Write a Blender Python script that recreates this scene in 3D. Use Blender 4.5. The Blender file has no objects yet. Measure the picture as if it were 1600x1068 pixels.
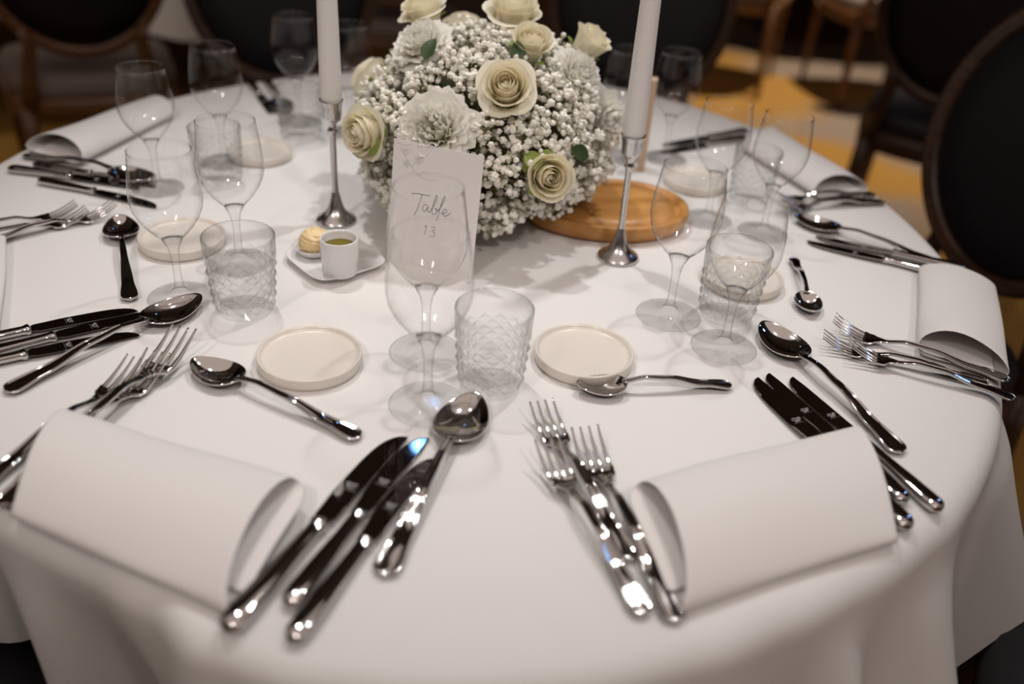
import bpy, bmesh, math, random
from math import sin, cos, pi, radians, sqrt, exp
from mathutils import Vector, Matrix, Euler

# ---------------------------------------------------------------- camera, world, light
sc = bpy.context.scene
COL = sc.collection
TZ = 0.75                                   # table top height

cam_d = bpy.data.cameras.new('camera')
cam_d.sensor_width = 36.0
cam_d.lens = 36.0 * 1405.0 / 1600.0
cam_d.clip_start = 0.02
cam_d.clip_end = 60
cam_d.dof.use_dof = True
cam_d.dof.focus_distance = 0.93
cam_d.dof.aperture_fstop = 2.05
cam = bpy.data.objects.new('camera', cam_d)
COL.objects.link(cam)
cam.matrix_world = (Matrix.Translation((0.079, -1.0845, 1.247))
                    @ Matrix.Rotation(pi / 2 - 0.563, 4, 'X') @ Matrix.Rotation(0.0774, 4, 'Z'))
sc.camera = cam

sc.view_settings.view_transform = 'Standard'
sc.view_settings.look = 'None'
sc.view_settings.gamma = 1.0
sc.view_settings.exposure = -0.34
sc.view_settings.use_curve_mapping = False
sc.cycles.max_bounces = 24
sc.cycles.transparent_max_bounces = 48
sc.cycles.glossy_bounces = 6
sc.cycles.transmission_bounces = 12
sc.cycles.caustics_reflective = False
sc.cycles.caustics_refractive = False
sc.cycles.sample_clamp_indirect = 4.0

wd = bpy.data.worlds.new('world')
sc.world = wd
wd.use_nodes = True
wd.node_tree.nodes['Background'].inputs[0].default_value = (1.0, 0.80, 0.62, 1)
wd.node_tree.nodes['Background'].inputs[1].default_value = 0.02


def lamp(name, kind, loc, target, energy, color, radius=0.05, cone=70, blend=0.6, size=1.0):
    d = bpy.data.lights.new(name, kind)
    d.energy = energy
    d.color = color
    if kind == 'SPOT':
        d.spot_size = radians(cone)
        d.spot_blend = blend
        d.shadow_soft_size = radius
    elif kind == 'AREA':
        d.shape = 'DISK'
        d.size = size
    else:
        d.shadow_soft_size = radius
    o = bpy.data.objects.new(name, d)
    COL.objects.link(o)
    o.location = loc
    o.rotation_euler = (Vector(target) - Vector(loc)).to_track_quat('-Z', 'Y').to_euler()
    return o


WARM = (1.0, 0.86, 0.72)
lamp('ceiling_spot_light', 'SPOT', (-0.45, 0.60, 3.05), (0.02, -0.12, TZ), 82, (1.0, 1.0, 0.99), 0.05, 40, 1.0)
lamp('ceiling_spot_light', 'SPOT', (0.75, 0.55, 3.05), (0.02, -0.12, TZ), 82, (1.0, 1.0, 0.99), 0.05, 40, 1.0)
lamp('ceiling_spot_light', 'SPOT', (-0.9, -2.1, 2.95), (0.0, 0.0, 0.80), 80, (1.0, 0.93, 0.875), 0.12, 33, 1.0)
lamp('ceiling_spot_light', 'SPOT', (1.1, -2.0, 2.95), (0.0, 0.0, 0.80), 80, (1.0, 0.93, 0.875), 0.12, 33, 1.0)
lamp('added_overhead_fill', 'AREA', (0.1, -1.7, 3.12), (0.1, -1.7, 0), 46, (1.0, 0.83, 0.745), size=5.4)  # broad fill disc added for soft ambient light, no real fixture
lamp('added_side_fill', 'AREA', (-4.2, 0.0, 1.9), (0.0, 0.0, TZ), 9, (1.0, 0.82, 0.72), size=2.6)  # unseen area lamp added so the metal has something bright to reflect
lamp('added_side_fill', 'AREA', (4.2, -1.2, 1.9), (0.0, 0.0, TZ), 9, (1.0, 0.84, 0.76), size=2.6)  # same added fill from the opposite side
lamp('ceiling_spot_light', 'SPOT', (1.7, 3.3, 3.05), (1.45, 3.0, 0.0), 400, WARM, 0.06, 60, 0.8)
lamp('ceiling_spot_light', 'SPOT', (-0.9, 1.3, 3.05), (-1.45, 2.3, 0.5), 60, WARM, 0.06, 45, 0.8)
lamp('blue_stage_light', 'AREA', (-0.28, 2.43, 2.85), (-0.1, -0.2, TZ), 0.22, (0.16, 0.42, 1.0), size=0.06)
lamp('blue_stage_light', 'AREA', (2.6, 1.6, 2.4), (-0.3, -0.1, TZ), 3, (0.20, 0.45, 1.0), size=0.2)


# ---------------------------------------------------------------- materials
def newmat(name):
    m = bpy.data.materials.new(name)
    m.use_nodes = True
    nt = m.node_tree
    return m, nt, nt.nodes['Principled BSDF']


def simple(name, col, rough=0.5, metal=0.0, spec=0.5, sss=0.0):
    m, nt, b = newmat(name)
    b.inputs['Base Color'].default_value = (*col, 1)
    b.inputs['Roughness'].default_value = rough
    b.inputs['Metallic'].default_value = metal
    b.inputs['Specular IOR Level'].default_value = spec
    if sss:
        b.inputs['Subsurface Weight'].default_value = sss
        b.inputs['Subsurface Radius'].default_value = (0.02, 0.015, 0.01)
        b.inputs['Subsurface Scale'].default_value = 0.3
    return m


def noise_bump(nt, b, scale, strength, detail=3, dist=0.002):
    tc = nt.nodes.new('ShaderNodeTexCoord')
    n = nt.nodes.new('ShaderNodeTexNoise')
    n.inputs['Scale'].default_value = scale
    n.inputs['Detail'].default_value = detail
    bp = nt.nodes.new('ShaderNodeBump')
    bp.inputs['Strength'].default_value = strength
    bp.inputs['Distance'].default_value = dist
    nt.links.new(tc.outputs['Object'], n.inputs['Vector'])
    nt.links.new(n.outputs['Fac'], bp.inputs['Height'])
    nt.links.new(bp.outputs['Normal'], b.inputs['Normal'])
    return n, tc


def linen(name, col):
    m, nt, b = newmat(name)
    b.inputs['Base Color'].default_value = (*col, 1)
    b.inputs['Roughness'].default_value = 0.85
    b.inputs['Specular IOR Level'].default_value = 0.15
    b.inputs['Sheen Weight'].default_value = 0.08
    noise_bump(nt, b, 900, 0.12, 2, 0.0006) if name != 'white_table_linen' else noise_bump(nt, b, 5.5, 0.22, 4, 0.006)
    return m


def wood(name, c1, c2, scale=(3, 40, 3), rough=0.4):
    m, nt, b = newmat(name)
    tc = nt.nodes.new('ShaderNodeTexCoord')
    mp = nt.nodes.new('ShaderNodeMapping')
    mp.inputs['Scale'].default_value = scale
    n = nt.nodes.new('ShaderNodeTexNoise')
    n.inputs['Scale'].default_value = 2.5
    n.inputs['Detail'].default_value = 5
    r = nt.nodes.new('ShaderNodeValToRGB')
    r.color_ramp.elements[0].position = 0.3
    r.color_ramp.elements[0].color = (*c1, 1)
    r.color_ramp.elements[1].position = 0.7
    r.color_ramp.elements[1].color = (*c2, 1)
    nt.links.new(tc.outputs['Object'], mp.inputs['Vector'])
    nt.links.new(mp.outputs['Vector'], n.inputs['Vector'])
    nt.links.new(n.outputs['Fac'], r.inputs['Fac'])
    nt.links.new(r.outputs['Color'], b.inputs['Base Color'])
    b.inputs['Roughness'].default_value = rough
    return m


def steel(name, col, rough):
    m, nt, b = newmat(name)
    b.inputs['Base Color'].default_value = (*col, 1)
    b.inputs['Metallic'].default_value = 1.0
    b.inputs['Roughness'].default_value = rough
    return m


def glass(name, edge, power, gloss, refr=0.0, ior=1.2, body=0.985, brighten=0.0, base_refl=0.022):
    """Thin blown glass: straight-through light, tint darkened towards the grazing edge in place of refraction, Schlick reflection."""
    m = bpy.data.materials.new(name)
    m.use_nodes = True
    nt = m.node_tree
    nt.nodes.clear()
    out = nt.nodes.new('ShaderNodeOutputMaterial')
    lw = nt.nodes.new('ShaderNodeLayerWeight')
    lw.inputs['Blend'].default_value = 0.5
    pw = nt.nodes.new('ShaderNodeMath')
    pw.operation = 'POWER'
    pw.inputs[1].default_value = power
    nt.links.new(lw.outputs['Facing'], pw.inputs[0])
    mixc = nt.nodes.new('ShaderNodeMix')
    mixc.data_type = 'RGBA'
    mixc.inputs['A'].default_value = (body, body, body, 1)
    mixc.inputs['B'].default_value = (edge, edge, edge, 1)
    nt.links.new(pw.outputs[0], mixc.inputs['Factor'])
    tr = nt.nodes.new('ShaderNodeBsdfTransparent')
    nt.links.new(mixc.outputs['Result'], tr.inputs['Color'])
    base = tr
    if refr > 0:
        rf = nt.nodes.new('ShaderNodeBsdfRefraction')
        rf.inputs['IOR'].default_value = ior
        rf.inputs['Roughness'].default_value = 0.0
        rf.inputs['Color'].default_value = (0.97, 0.97, 0.97, 1)
        mx0 = nt.nodes.new('ShaderNodeMixShader')
        mx0.inputs['Fac'].default_value = refr
        nt.links.new(tr.outputs[0], mx0.inputs[1])
        nt.links.new(rf.outputs[0], mx0.inputs[2])
        base = mx0
    if brighten > 0:                                  # white translucent share brightens the cut facets in place of caustics
        df = nt.nodes.new('ShaderNodeBsdfTranslucent')
        df.inputs['Color'].default_value = (0.95, 0.94, 0.94, 1)
        mx1 = nt.nodes.new('ShaderNodeMixShader')
        mx1.inputs['Fac'].default_value = brighten
        nt.links.new(base.outputs[0], mx1.inputs[1])
        nt.links.new(df.outputs[0], mx1.inputs[2])
        base = mx1
    gl = nt.nodes.new('ShaderNodeBsdfGlossy')
    gl.inputs['Roughness'].default_value = 0.03
    p5 = nt.nodes.new('ShaderNodeMath')
    p5.operation = 'POWER'
    p5.inputs[1].default_value = 4.0
    nt.links.new(lw.outputs['Facing'], p5.inputs[0])
    ma = nt.nodes.new('ShaderNodeMath')
    ma.operation = 'MULTIPLY_ADD'
    ma.inputs[1].default_value = gloss
    ma.inputs[2].default_value = base_refl
    nt.links.new(p5.outputs[0], ma.inputs[0])
    mx = nt.nodes.new('ShaderNodeMixShader')
    nt.links.new(ma.outputs[0], mx.inputs['Fac'])
    nt.links.new(base.outputs[0], mx.inputs[1])
    nt.links.new(gl.outputs[0], mx.inputs[2])
    nt.links.new(mx.outputs[0], out.inputs['Surface'])
    return m


M_cloth = linen('white_table_linen', (0.80, 0.775, 0.755))
M_napkin = linen('white_napkin_linen', (0.80, 0.765, 0.745))
M_steel = steel('polished_steel', (0.70, 0.67, 0.65), 0.06)
M_hand = steel('handle_steel', (0.60, 0.575, 0.56), 0.05)
M_blade = steel('mirror_blade_steel', (0.50, 0.49, 0.49), 0.03)
M_etch = steel('etched_steel', (0.36, 0.35, 0.35), 0.45)
M_pewter = steel('silver_candlestick_metal', (0.62, 0.60, 0.60), 0.22)
M_bowl = glass('thin_wine_glass', 0.22, 9.0, 1.0, body=0.998, base_refl=0.036)
M_stem = glass('thick_wine_glass', 0.30, 4.0, 0.6, 0.12, 1.3, 0.99)
M_foot = glass('wine_glass_foot', 0.30, 4.0, 0.6, 0.0, 1.2, 0.984)
M_cut = glass('cut_crystal', 0.58, 1.6, 0.8, 0.035, 1.45, 1.0, 0.025, 0.035)
M_cutin = glass('crystal_inner_wall', 0.7, 6.0, 0.4, 0.0, 1.2, 1.0, 0.0)
M_porc = simple('cream_porcelain', (0.78, 0.72, 0.655), 0.25, sss=0.1)
M_white = simple('white_porcelain', (0.80, 0.785, 0.775), 0.18)
M_oil = simple('olive_oil', (0.16, 0.125, 0.012), 0.05)
M_butter = simple('whipped_butter', (0.86, 0.66, 0.36), 0.45, sss=0.2)
M_candle = simple('white_candle_wax', (0.80, 0.765, 0.745), 0.5, sss=0.15)
M_wick = simple('candle_wick', (0.05, 0.045, 0.04), 0.9)
M_card = simple('white_card', (0.86, 0.82, 0.80), 0.7)
M_ink = simple('grey_ink', (0.08, 0.075, 0.075), 0.8)
M_inkl = simple('light_grey_ink', (0.42, 0.39, 0.39), 0.8)
M_kraft = simple('tan_card', (0.58, 0.42, 0.30), 0.8)
M_board = wood('olive_wood', (0.42, 0.17, 0.035), (0.68, 0.35, 0.11), (2, 14, 4), 0.35)


def petal_mat(name, col, tcol, f):
    """thin petal: part of the light passes through"""
    m, nt, b = newmat(name)
    b.inputs['Base Color'].default_value = (*col, 1)
    b.inputs['Roughness'].default_value = 0.65
    b.inputs['Specular IOR Level'].default_value = 0.2
    tr = nt.nodes.new('ShaderNodeBsdfTranslucent')
    tr.inputs['Color'].default_value = (*tcol, 1)
    mx = nt.nodes.new('ShaderNodeMixShader')
    mx.inputs['Fac'].default_value = f
    out = nt.nodes['Material Output']
    nt.links.new(b.outputs[0], mx.inputs[1])
    nt.links.new(tr.outputs[0], mx.inputs[2])
    nt.links.new(mx.outputs[0], out.inputs['Surface'])
    return m


M_rose = petal_mat('cream_rose_petal', (0.95, 0.905, 0.775), (0.98, 0.90, 0.64), 0.32)
M_carn = petal_mat('white_carnation_petal', (0.95, 0.93, 0.88), (0.98, 0.95, 0.86), 0.35)
M_sepal = simple('rose_sepal_green', (0.28, 0.36, 0.08), 0.6)
M_leaf = simple('dark_leaf_green', (0.035, 0.065, 0.02), 0.5)
M_bb = simple('baby_breath_white', (0.90, 0.87, 0.79), 0.75)
M_bud = simple('baby_breath_bud', (0.60, 0.56, 0.42), 0.75)
M_twig = simple('baby_breath_stem', (0.22, 0.20, 0.09), 0.7)
M_foam = simple('moss_foam', (0.05, 0.05, 0.02), 0.95)
M_ceramic = simple('low_white_bowl', (0.6, 0.58, 0.55), 0.4)
M_chairwood = wood('brown_chair_wood', (0.12, 0.05, 0.018), (0.23, 0.11, 0.04), (6, 6, 30), 0.35)
M_chairdark = wood('dark_chair_wood', (0.04, 0.018, 0.01), (0.085, 0.04, 0.018), (6, 6, 30), 0.35)
M_uph = simple('black_upholstery', (0.010, 0.009, 0.012), 0.6)
M_seatpale = simple('pale_seat_cover', (0.25, 0.19, 0.16), 0.8)
M_wall = simple('dark_wall_paint', (0.13, 0.095, 0.075), 0.8)
M_ceil = simple('dark_ceiling_paint', (0.22, 0.20, 0.185), 0.9)


def carpet():
    m, nt, b = newmat('patterned_carpet')
    tc = nt.nodes.new('ShaderNodeTexCoord')
    mp = nt.nodes.new('ShaderNodeMapping')
    mp.inputs['Rotation'].default_value = (0, 0, 0.5)
    mp.inputs['Scale'].default_value = (0.55, 1.0, 1.0)
    n = nt.nodes.new('ShaderNodeTexNoise')
    n.inputs['Scale'].default_value = 1.1
    n.inputs['Detail'].default_value = 1.5
    r = nt.nodes.new('ShaderNodeValToRGB')
    e = r.color_ramp.elements
    e[0].position = 0.44
    e[0].color = (0.42, 0.32, 0.24, 1)
    e[1].position = 0.50
    e[1].color = (0.58, 0.31, 0.075, 1)
    n2 = nt.nodes.new('ShaderNodeTexNoise')
    n2.inputs['Scale'].default_value = 60
    mx = nt.nodes.new('ShaderNodeMix')
    mx.data_type = 'RGBA'
    mx.blend_type = 'MULTIPLY'
    mx.inputs['Factor'].default_value = 0.35
    nt.links.new(tc.outputs['Object'], mp.inputs['Vector'])
    nt.links.new(mp.outputs['Vector'], n.inputs['Vector'])
    nt.links.new(tc.outputs['Object'], n2.inputs['Vector'])
    nt.links.new(n.outputs['Fac'], r.inputs['Fac'])
    nt.links.new(r.outputs['Color'], mx.inputs['A'])
    nt.links.new(n2.outputs['Color'], mx.inputs['B'])
    nt.links.new(mx.outputs['Result'], b.inputs['Base Color'])
    b.inputs['Roughness'].default_value = 0.95
    b.inputs['Specular IOR Level'].default_value = 0.1
    return m


M_carpet = carpet()


# ---------------------------------------------------------------- mesh helpers
def me(name, V, F, mats, smooth=True, fm=None):
    m = bpy.data.meshes.new(name)
    m.from_pydata([tuple(v) for v in V], [], F)
    for k in (mats if isinstance(mats, (list, tuple)) else [mats]):
        m.materials.append(k)
    m.polygons.foreach_set('use_smooth', [smooth] * len(m.polygons))
    if fm:
        m.polygons.foreach_set('material_index', fm)
    m.update()
    return m


def ob(name, mesh, parent=None, loc=(0, 0, 0), rot=(0, 0, 0), scale=1.0):
    o = bpy.data.objects.new(name, mesh)
    COL.objects.link(o)
    o.location = loc
    o.rotation_euler = rot
    o.scale = (scale,) * 3 if not isinstance(scale, tuple) else scale
    if parent:
        o.parent = parent
    return o


def tag(o, label=None, cat=None, group=None, kind=None):
    if label:
        o['label'] = label
    if cat:
        o['category'] = cat
    if group:
        o['group'] = group
    if kind:
        o['kind'] = kind
    return o


def thing(name, label, cat, group=None, loc=(0, 0, 0), rot=(0, 0, 0), scale=1.0):
    return tag(ob(name, None, None, loc, rot, scale), label, cat, group)


def copy_tree(o, parent=None):
    c = o.copy()
    COL.objects.link(c)
    if parent is not None:
        c.parent = parent
    for ch in list(o.children):
        copy_tree(ch, c)
    return c


def lathe(prof, n=48, close=False):
    V, F = [], []
    rings = []
    for r, z in prof:
        if r < 1e-6:
            rings.append([len(V)])
            V.append((0, 0, z))
        else:
            rings.append(list(range(len(V), len(V) + n)))
            V += [(r * cos(2 * pi * i / n), r * sin(2 * pi * i / n), z) for i in range(n)]
    for a, b in zip(rings[:-1], rings[1:]):
        for i in range(n):
            j = (i + 1) % n
            if len(a) == 1 and len(b) == 1:
                continue
            if len(a) == 1:
                F.append((a[0], b[i], b[j]))
            elif len(b) == 1:
                F.append((a[i], a[j], b[0]))
            else:
                F.append((a[i], a[j], b[j], b[i]))
    return V, F


def loft(rings, cap=True):
    n = len(rings[0])
    V = [p for r in rings for p in r]
    F = []
    for k in range(len(rings) - 1):
        for i in range(n):
            j = (i + 1) % n
            F.append((k * n + i, k * n + j, (k + 1) * n + j, (k + 1) * n + i))
    if cap:
        F.append(tuple(range(n - 1, -1, -1)))
        F.append(tuple(range((len(rings) - 1) * n, len(rings) * n)))
    return V, F


def tube(path, rad, n=8):
    """tube along a polyline; rad a number or a list"""
    path = [Vector(p) for p in path]
    rings = []
    up = Vector((0.03, 0.02, 1)).normalized()
    for i, p in enumerate(path):
        t = (path[min(i + 1, len(path) - 1)] - path[max(i - 1, 0)]).normalized()
        a = t.cross(up)
        if a.length < 1e-3:
            a = t.cross(Vector((1, 0, 0)))
        a.normalize()
        b = a.cross(t)
        r = rad[i] if isinstance(rad, (list, tuple)) else rad
        rings.append([p + a * (r * cos(2 * pi * k / n)) + b * (r * sin(2 * pi * k / n)) for k in range(n)])
    return loft(rings)


class MB:
    def __init__(s):
        s.V, s.F, s.M = [], [], []

    def add(s, vf, mat=0, mx=None):
        o = len(s.V)
        V, F = vf
        s.V += [tuple(mx @ Vector(v)) if mx else tuple(v) for v in V]
        s.F += [tuple(i + o for i in f) for f in F]
        s.M += [mat] * len(F)
        return s

    def mesh(s, name, mats, smooth=True):
        return me(name, s.V, s.F, mats, smooth, s.M)


def box(x0, x1, y0, y1, z0, z1):
    V = [(x, y, z) for z in (z0, z1) for y in (y0, y1) for x in (x0, x1)]
    F = [(0, 2, 3, 1), (4, 5, 7, 6), (0, 1, 5, 4), (2, 6, 7, 3), (0, 4, 6, 2), (1, 3, 7, 5)]
    return V, F


def sm(t):
    t = max(0.0, min(1.0, t))
    return t * t * (3 - 2 * t)


def lerp_tab(tab, x):
    if x <= tab[0][0]:
        return tab[0][1]
    for (a, va), (b, vb) in zip(tab[:-1], tab[1:]):
        if x <= b:
            t = (x - a) / (b - a)
            t = t * t * (3 - 2 * t)
            return va + (vb - va) * t
    return tab[-1][1]


# ---------------------------------------------------------------- room
def struct(name, mesh):
    return tag(ob(name, mesh), kind='structure')


struct('floor', me('floor', *box(-5, 5, -4.5, 8, -0.05, 0), M_carpet, False))
struct('ceiling', me('ceiling', *box(-5, 5, -4.5, 8, 3.2, 3.25), M_ceil, False))
struct('wall_back', me('wall_back', *box(-5, 5, 8, 8.1, 0, 3.2), M_wall, False))
struct('wall_front', me('wall_front', *box(-5, 5, -4.6, -4.5, 0, 3.2), M_wall, False))
struct('wall_left', me('wall_left', *box(-5.1, -5, -4.5, 8, 0, 3.2), M_wall, False))
struct('wall_right', me('wall_right', *box(5, 5.1, -4.5, 8, 0, 3.2), M_wall, False))


# ---------------------------------------------------------------- the table and its cloth
def edge_far(a):
    c = (0.6732, 0.0053, 0.0075, -0.0221, -0.0046, -0.0122, -0.0027)
    return (c[0] + c[1] * cos(a) + c[2] * sin(a) + c[3] * cos(2 * a) + c[4] * sin(2 * a)
            + c[5] * cos(3 * a) + c[6] * sin(3 * a))


FOLDS = [(-114, 2.0, 0.15), (-121, 3.0, -0.45), (-109, 5.0, -0.30), (-40.5, 2.4, -0.50), (-97, 3.5, 0.34), (-82, 12, 0.72), (-60, 2.2, 0.50), (-50.5, 5, 0.46), (-26, 9, 0.48),
         (-6, 6, 0.20), (14, 7, 0.3), (38, 7, 0.3), (60, 7, 0.3), (84, 8, 0.3), (108, 7, 0.3), (132, 8, 0.3),
         (158, 7, 0.3), (180, 7, 0.3), (-158, 7, 0.3), (-143, 4, 0.24)]


NEAR = [(-124, 0.672), (-114, 0.672), (-109, 0.672), (-104, 0.684), (-99, 0.713), (-93, 0.724), (-86, 0.727), (-79, 0.724), (-71, 0.716), (-65, 0.706), (-58, 0.700), (-50, 0.694), (-43, 0.687)]


def edge_r(a):
    dg = math.degrees(a)
    w = sm((dg + 126) / 8) * sm((-40 - dg) / 8)
    return edge_far(a) * (1 - w) + lerp_tab(NEAR, dg) * w


def flare(deg):
    v = 0.0
    for c, w, h in FOLDS:
        d = (deg - c + 180) % 360 - 180
        v += h * exp(-(d / w) ** 2)
    return v


def hem(deg):
    return lerp_tab([(-180, 0.36), (-152, 0.34), (-140, 0.215), (-118.6, 0.20), (-116.4, 0.52), (-60, 0.58), (-46, 0.50), (-39, 0.30), (-30, 0.25), (-10, 0.245),
                     (6, 0.22), (34, 0.22), (70, 0.42), (120, 0.32), (142, 0.24), (168, 0.24), (180, 0.36)], deg)


def main_cloth():
    NA = 540
    angs = [-pi + 2 * pi * i / NA for i in range(NA)]
    rows = []
    for f in (0.15, 0.4, 0.6, 0.75, 0.84, 0.90, 0.935):
        rows.append([(edge_r(a) * f * cos(a), edge_r(a) * f * sin(a), 0.0) for a in angs])
    er = 0.026
    for k in range(7):
        t = k / 6 * pi / 2
        rows.append([((edge_r(a) - er + er * sin(t)) * cos(a), (edge_r(a) - er + er * sin(t)) * sin(a), -er + er * cos(t))
                     for a in angs])
    NS = 26
    for k in range(1, NS + 1):
        row = []
        for a in angs:
            dg = math.degrees(a)
            s = (k / NS) * hem(dg)
            d = (0.02 + 0.95 * flare(dg)) * s * sm(0.40 + s / 0.10)
            d += 0.004 * sin(9 * a + 14 * s) * sm(s / 0.08)
            rr = edge_r(a) + d
            tw = 0.05 * s * sin(3 * a + 1)
            row.append((rr * cos(a + tw), rr * sin(a + tw), -er - s * sqrt(max(0.2, 1 - (d / max(s, 1e-4)) ** 2 * 0.6))))
        rows.append(row)
    V = [(0, 0, 0)] + [p for r in rows for p in r]
    F = [(0, 1 + i, 1 + (i + 1) % NA) for i in range(NA)]
    for k in range(len(rows) - 1):
        for i in range(NA):
            j = (i + 1) % NA
            F.append((1 + k * NA + i, 1 + (k + 1) * NA + i, 1 + (k + 1) * NA + j, 1 + k * NA + j))
    return V, F


t = thing('banquet_table', 'round banquet table hidden under the white cloth set for dinner', 'table')
ob('tabletop', me('tabletop', *lathe([(0, 0.715), (0.62, 0.715), (0.625, 0.72), (0.625, 0.742), (0, 0.742)], 64), M_chairdark), t)
ob('pedestal', me('pedestal', *lathe([(0, 0), (0.30, 0), (0.30, 0.03), (0.06, 0.08), (0.05, 0.7), (0.12, 0.715)], 32), M_chairdark), t)
o = ob('tablecloth', me('tablecloth', *main_cloth(), M_cloth), None, (0, 0, TZ))
tag(o, 'white linen tablecloth draped over the round table in front', 'tablecloth')


# ---------------------------------------------------------------- cutlery (x along the length from handle end to tip, z up)
PROF = [(-1, -0.3), (-1, 0.45), (-0.93, 0.95), (-0.83, 1.0), (-0.72, 0.55), (-0.45, 0.72), (0, 0.85), (0.45, 0.72),
        (0.72, 0.55), (0.83, 1.0), (0.93, 0.95), (1, 0.45), (1, -0.3), (0.7, -0.85), (0, -1.0), (-0.7, -0.85)]


def handle_rings(L, wtab, ttab, ztab, n=40, end=True):
    rings = []
    for k in range(n + 1):
        u = k / n
        u = u * u * (3 - 2 * u) * 0.25 + u * 0.75
        x = u * L
        w = lerp_tab(wtab, u) / 2
        if end and x < 0.008:                                   # rounded end
            w = max(0.0012, w * sqrt(max(0.0, 1 - (1 - x / 0.008) ** 2)))
        th = lerp_tab(ttab, u) / 2
        zc = lerp_tab(ztab, u)
        rings.append([(x, w * a, zc + th * b) for a, b in PROF])
    return rings


def spoon_meshes(L, bl, bw, hw, key):
    """L whole length, bl bowl length, bw bowl half width, hw handle end width"""
    hl = L - bl + 0.004
    rings = handle_rings(hl, [(0, hw), (0.06, hw), (0.25, hw * 0.72), (0.6, hw * 0.42), (0.85, hw * 0.33), (1, hw * 0.42)],
                         [(0, 0.0034), (0.5, 0.0042), (1, 0.0034)],
                         [(0, 0.0035), (0.25, 0.006), (0.6, 0.0135), (0.8, 0.0150), (1, 0.0112)])
    h = me(key + '_handle', *loft(rings), M_hand)
    V, F = [], []
    xc = L - bl / 2
    na, nr = 56, 14
    def P(rho, al, dz):
        ca, sa = cos(al), sin(al)
        y = bw * sa * (1 - 0.20 * ca - 0.04 * ca * ca) * rho
        x = xc + (bl / 2) * ca * rho
        rim = 0.0088 + 0.0030 * ca * ca
        dep = (rim - 0.0016) * (1 - rho ** 2.3)
        return (x, y, rim - dep + dz)
    rows = [[P((k + 1) / nr, 2 * pi * i / na, 0) for i in range(na)] for k in range(nr)]
    rows += [[P(0.995, 2 * pi * i / na, 0.0005) for i in range(na)]]
    rows[-1] = [(x + (x - xc) * 0.012, y * 1.012, z - 0.0004) for x, y, z in rows[-1]]
    low = [[P((k + 1) / nr, 2 * pi * i / na, -0.0014) for i in range(na)] for k in range(nr)]
    low = [[(xc + (x - xc) * 1.015, y * 1.02, max(0.0002, z)) for x, y, z in r] for r in low]
    seq = rows + low[::-1]
    V = [P(0, 0, 0)] + [p for r in seq for p in r]
    F = [(0, 1 + i, 1 + (i + 1) % na) for i in range(na)]
    for k in range(len(seq) - 1):
        for i in range(na):
            j = (i + 1) % na
            F.append((1 + k * na + i, 1 + (k + 1) * na + i, 1 + (k + 1) * na + j, 1 + k * na + j))
    V.append(P(0, 0, -0.0014))
    e = len(V) - 1
    b0 = 1 + (len(seq) - 1) * na
    F += [(e, b0 + (i + 1) % na, b0 + i) for i in range(na)]
    return h, me(key + '_bowl', V, F, M_steel)


def fork_meshes(L, key):
    hl = L - 0.058
    rings = handle_rings(hl, [(0, 0.019), (0.06, 0.019), (0.25, 0.0145), (0.6, 0.0085), (0.9, 0.0062), (1, 0.0075)],
                         [(0, 0.0034), (0.5, 0.0042), (1, 0.0032)],
                         [(0, 0.0035), (0.3, 0.0065), (0.62, 0.0130), (0.8, 0.0130), (1, 0.0066)])
    h = me(key + '_handle', *loft(rings), M_hand)
    mb = MB()

    def zt(s):                                # s metres past the neck: dips, then rises to the tips
        return 0.0066 - 0.0042 * sm(s / 0.016) + 0.0155 * (max(0, s - 0.014) / 0.044) ** 1.7
    # shoulder plate
    rings = []
    for k in range(15):
        s = k / 14 * 0.022
        w = lerp_tab([(0, 0.0037), (0.005, 0.0055), (0.014, 0.0122), (0.022, 0.0132)], s)
        ring = []
        for i in range(9):
            v = -1 + 2 * i / 8
            ring.append((hl - 0.001 + s, w * v, zt(s) + 0.0011 + 0.0016 * v * v * sm(s / 0.012)))
        for i in range(8, -1, -1):
            v = -1 + 2 * i / 8
            ring.append((hl - 0.001 + s, w * v, zt(s) - 0.0009 + 0.0016 * v * v * sm(s / 0.012)))
        rings.append(ring)
    mb.add(loft(rings))
    for j in range(4):
        yc = -0.0111 + 0.0074 * j
        rings = []
        for k in range(15):
            s = 0.019 + k / 14 * 0.040
            w = 0.0021 - 0.0013 * (k / 14) ** 1.3
            th = 0.0012 - 0.0004 * (k / 14)
            y = yc * (1 + 0.03 * (k / 14))
            z = zt(s) + 0.0012 * (yc / 0.0132) ** 2
            x = hl - 0.001 + s
            rings.append([(x, y - w, z - th * .6), (x, y - w, z + th * .6), (x, y - w * .5, z + th), (x, y + w * .5, z + th),
                          (x, y + w, z + th * .6), (x, y + w, z - th * .6), (x, y + w * .5, z - th), (x, y - w * .5, z - th)])
        mb.add(loft(rings))
    return h, mb.mesh(key + '_head', M_steel)


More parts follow.
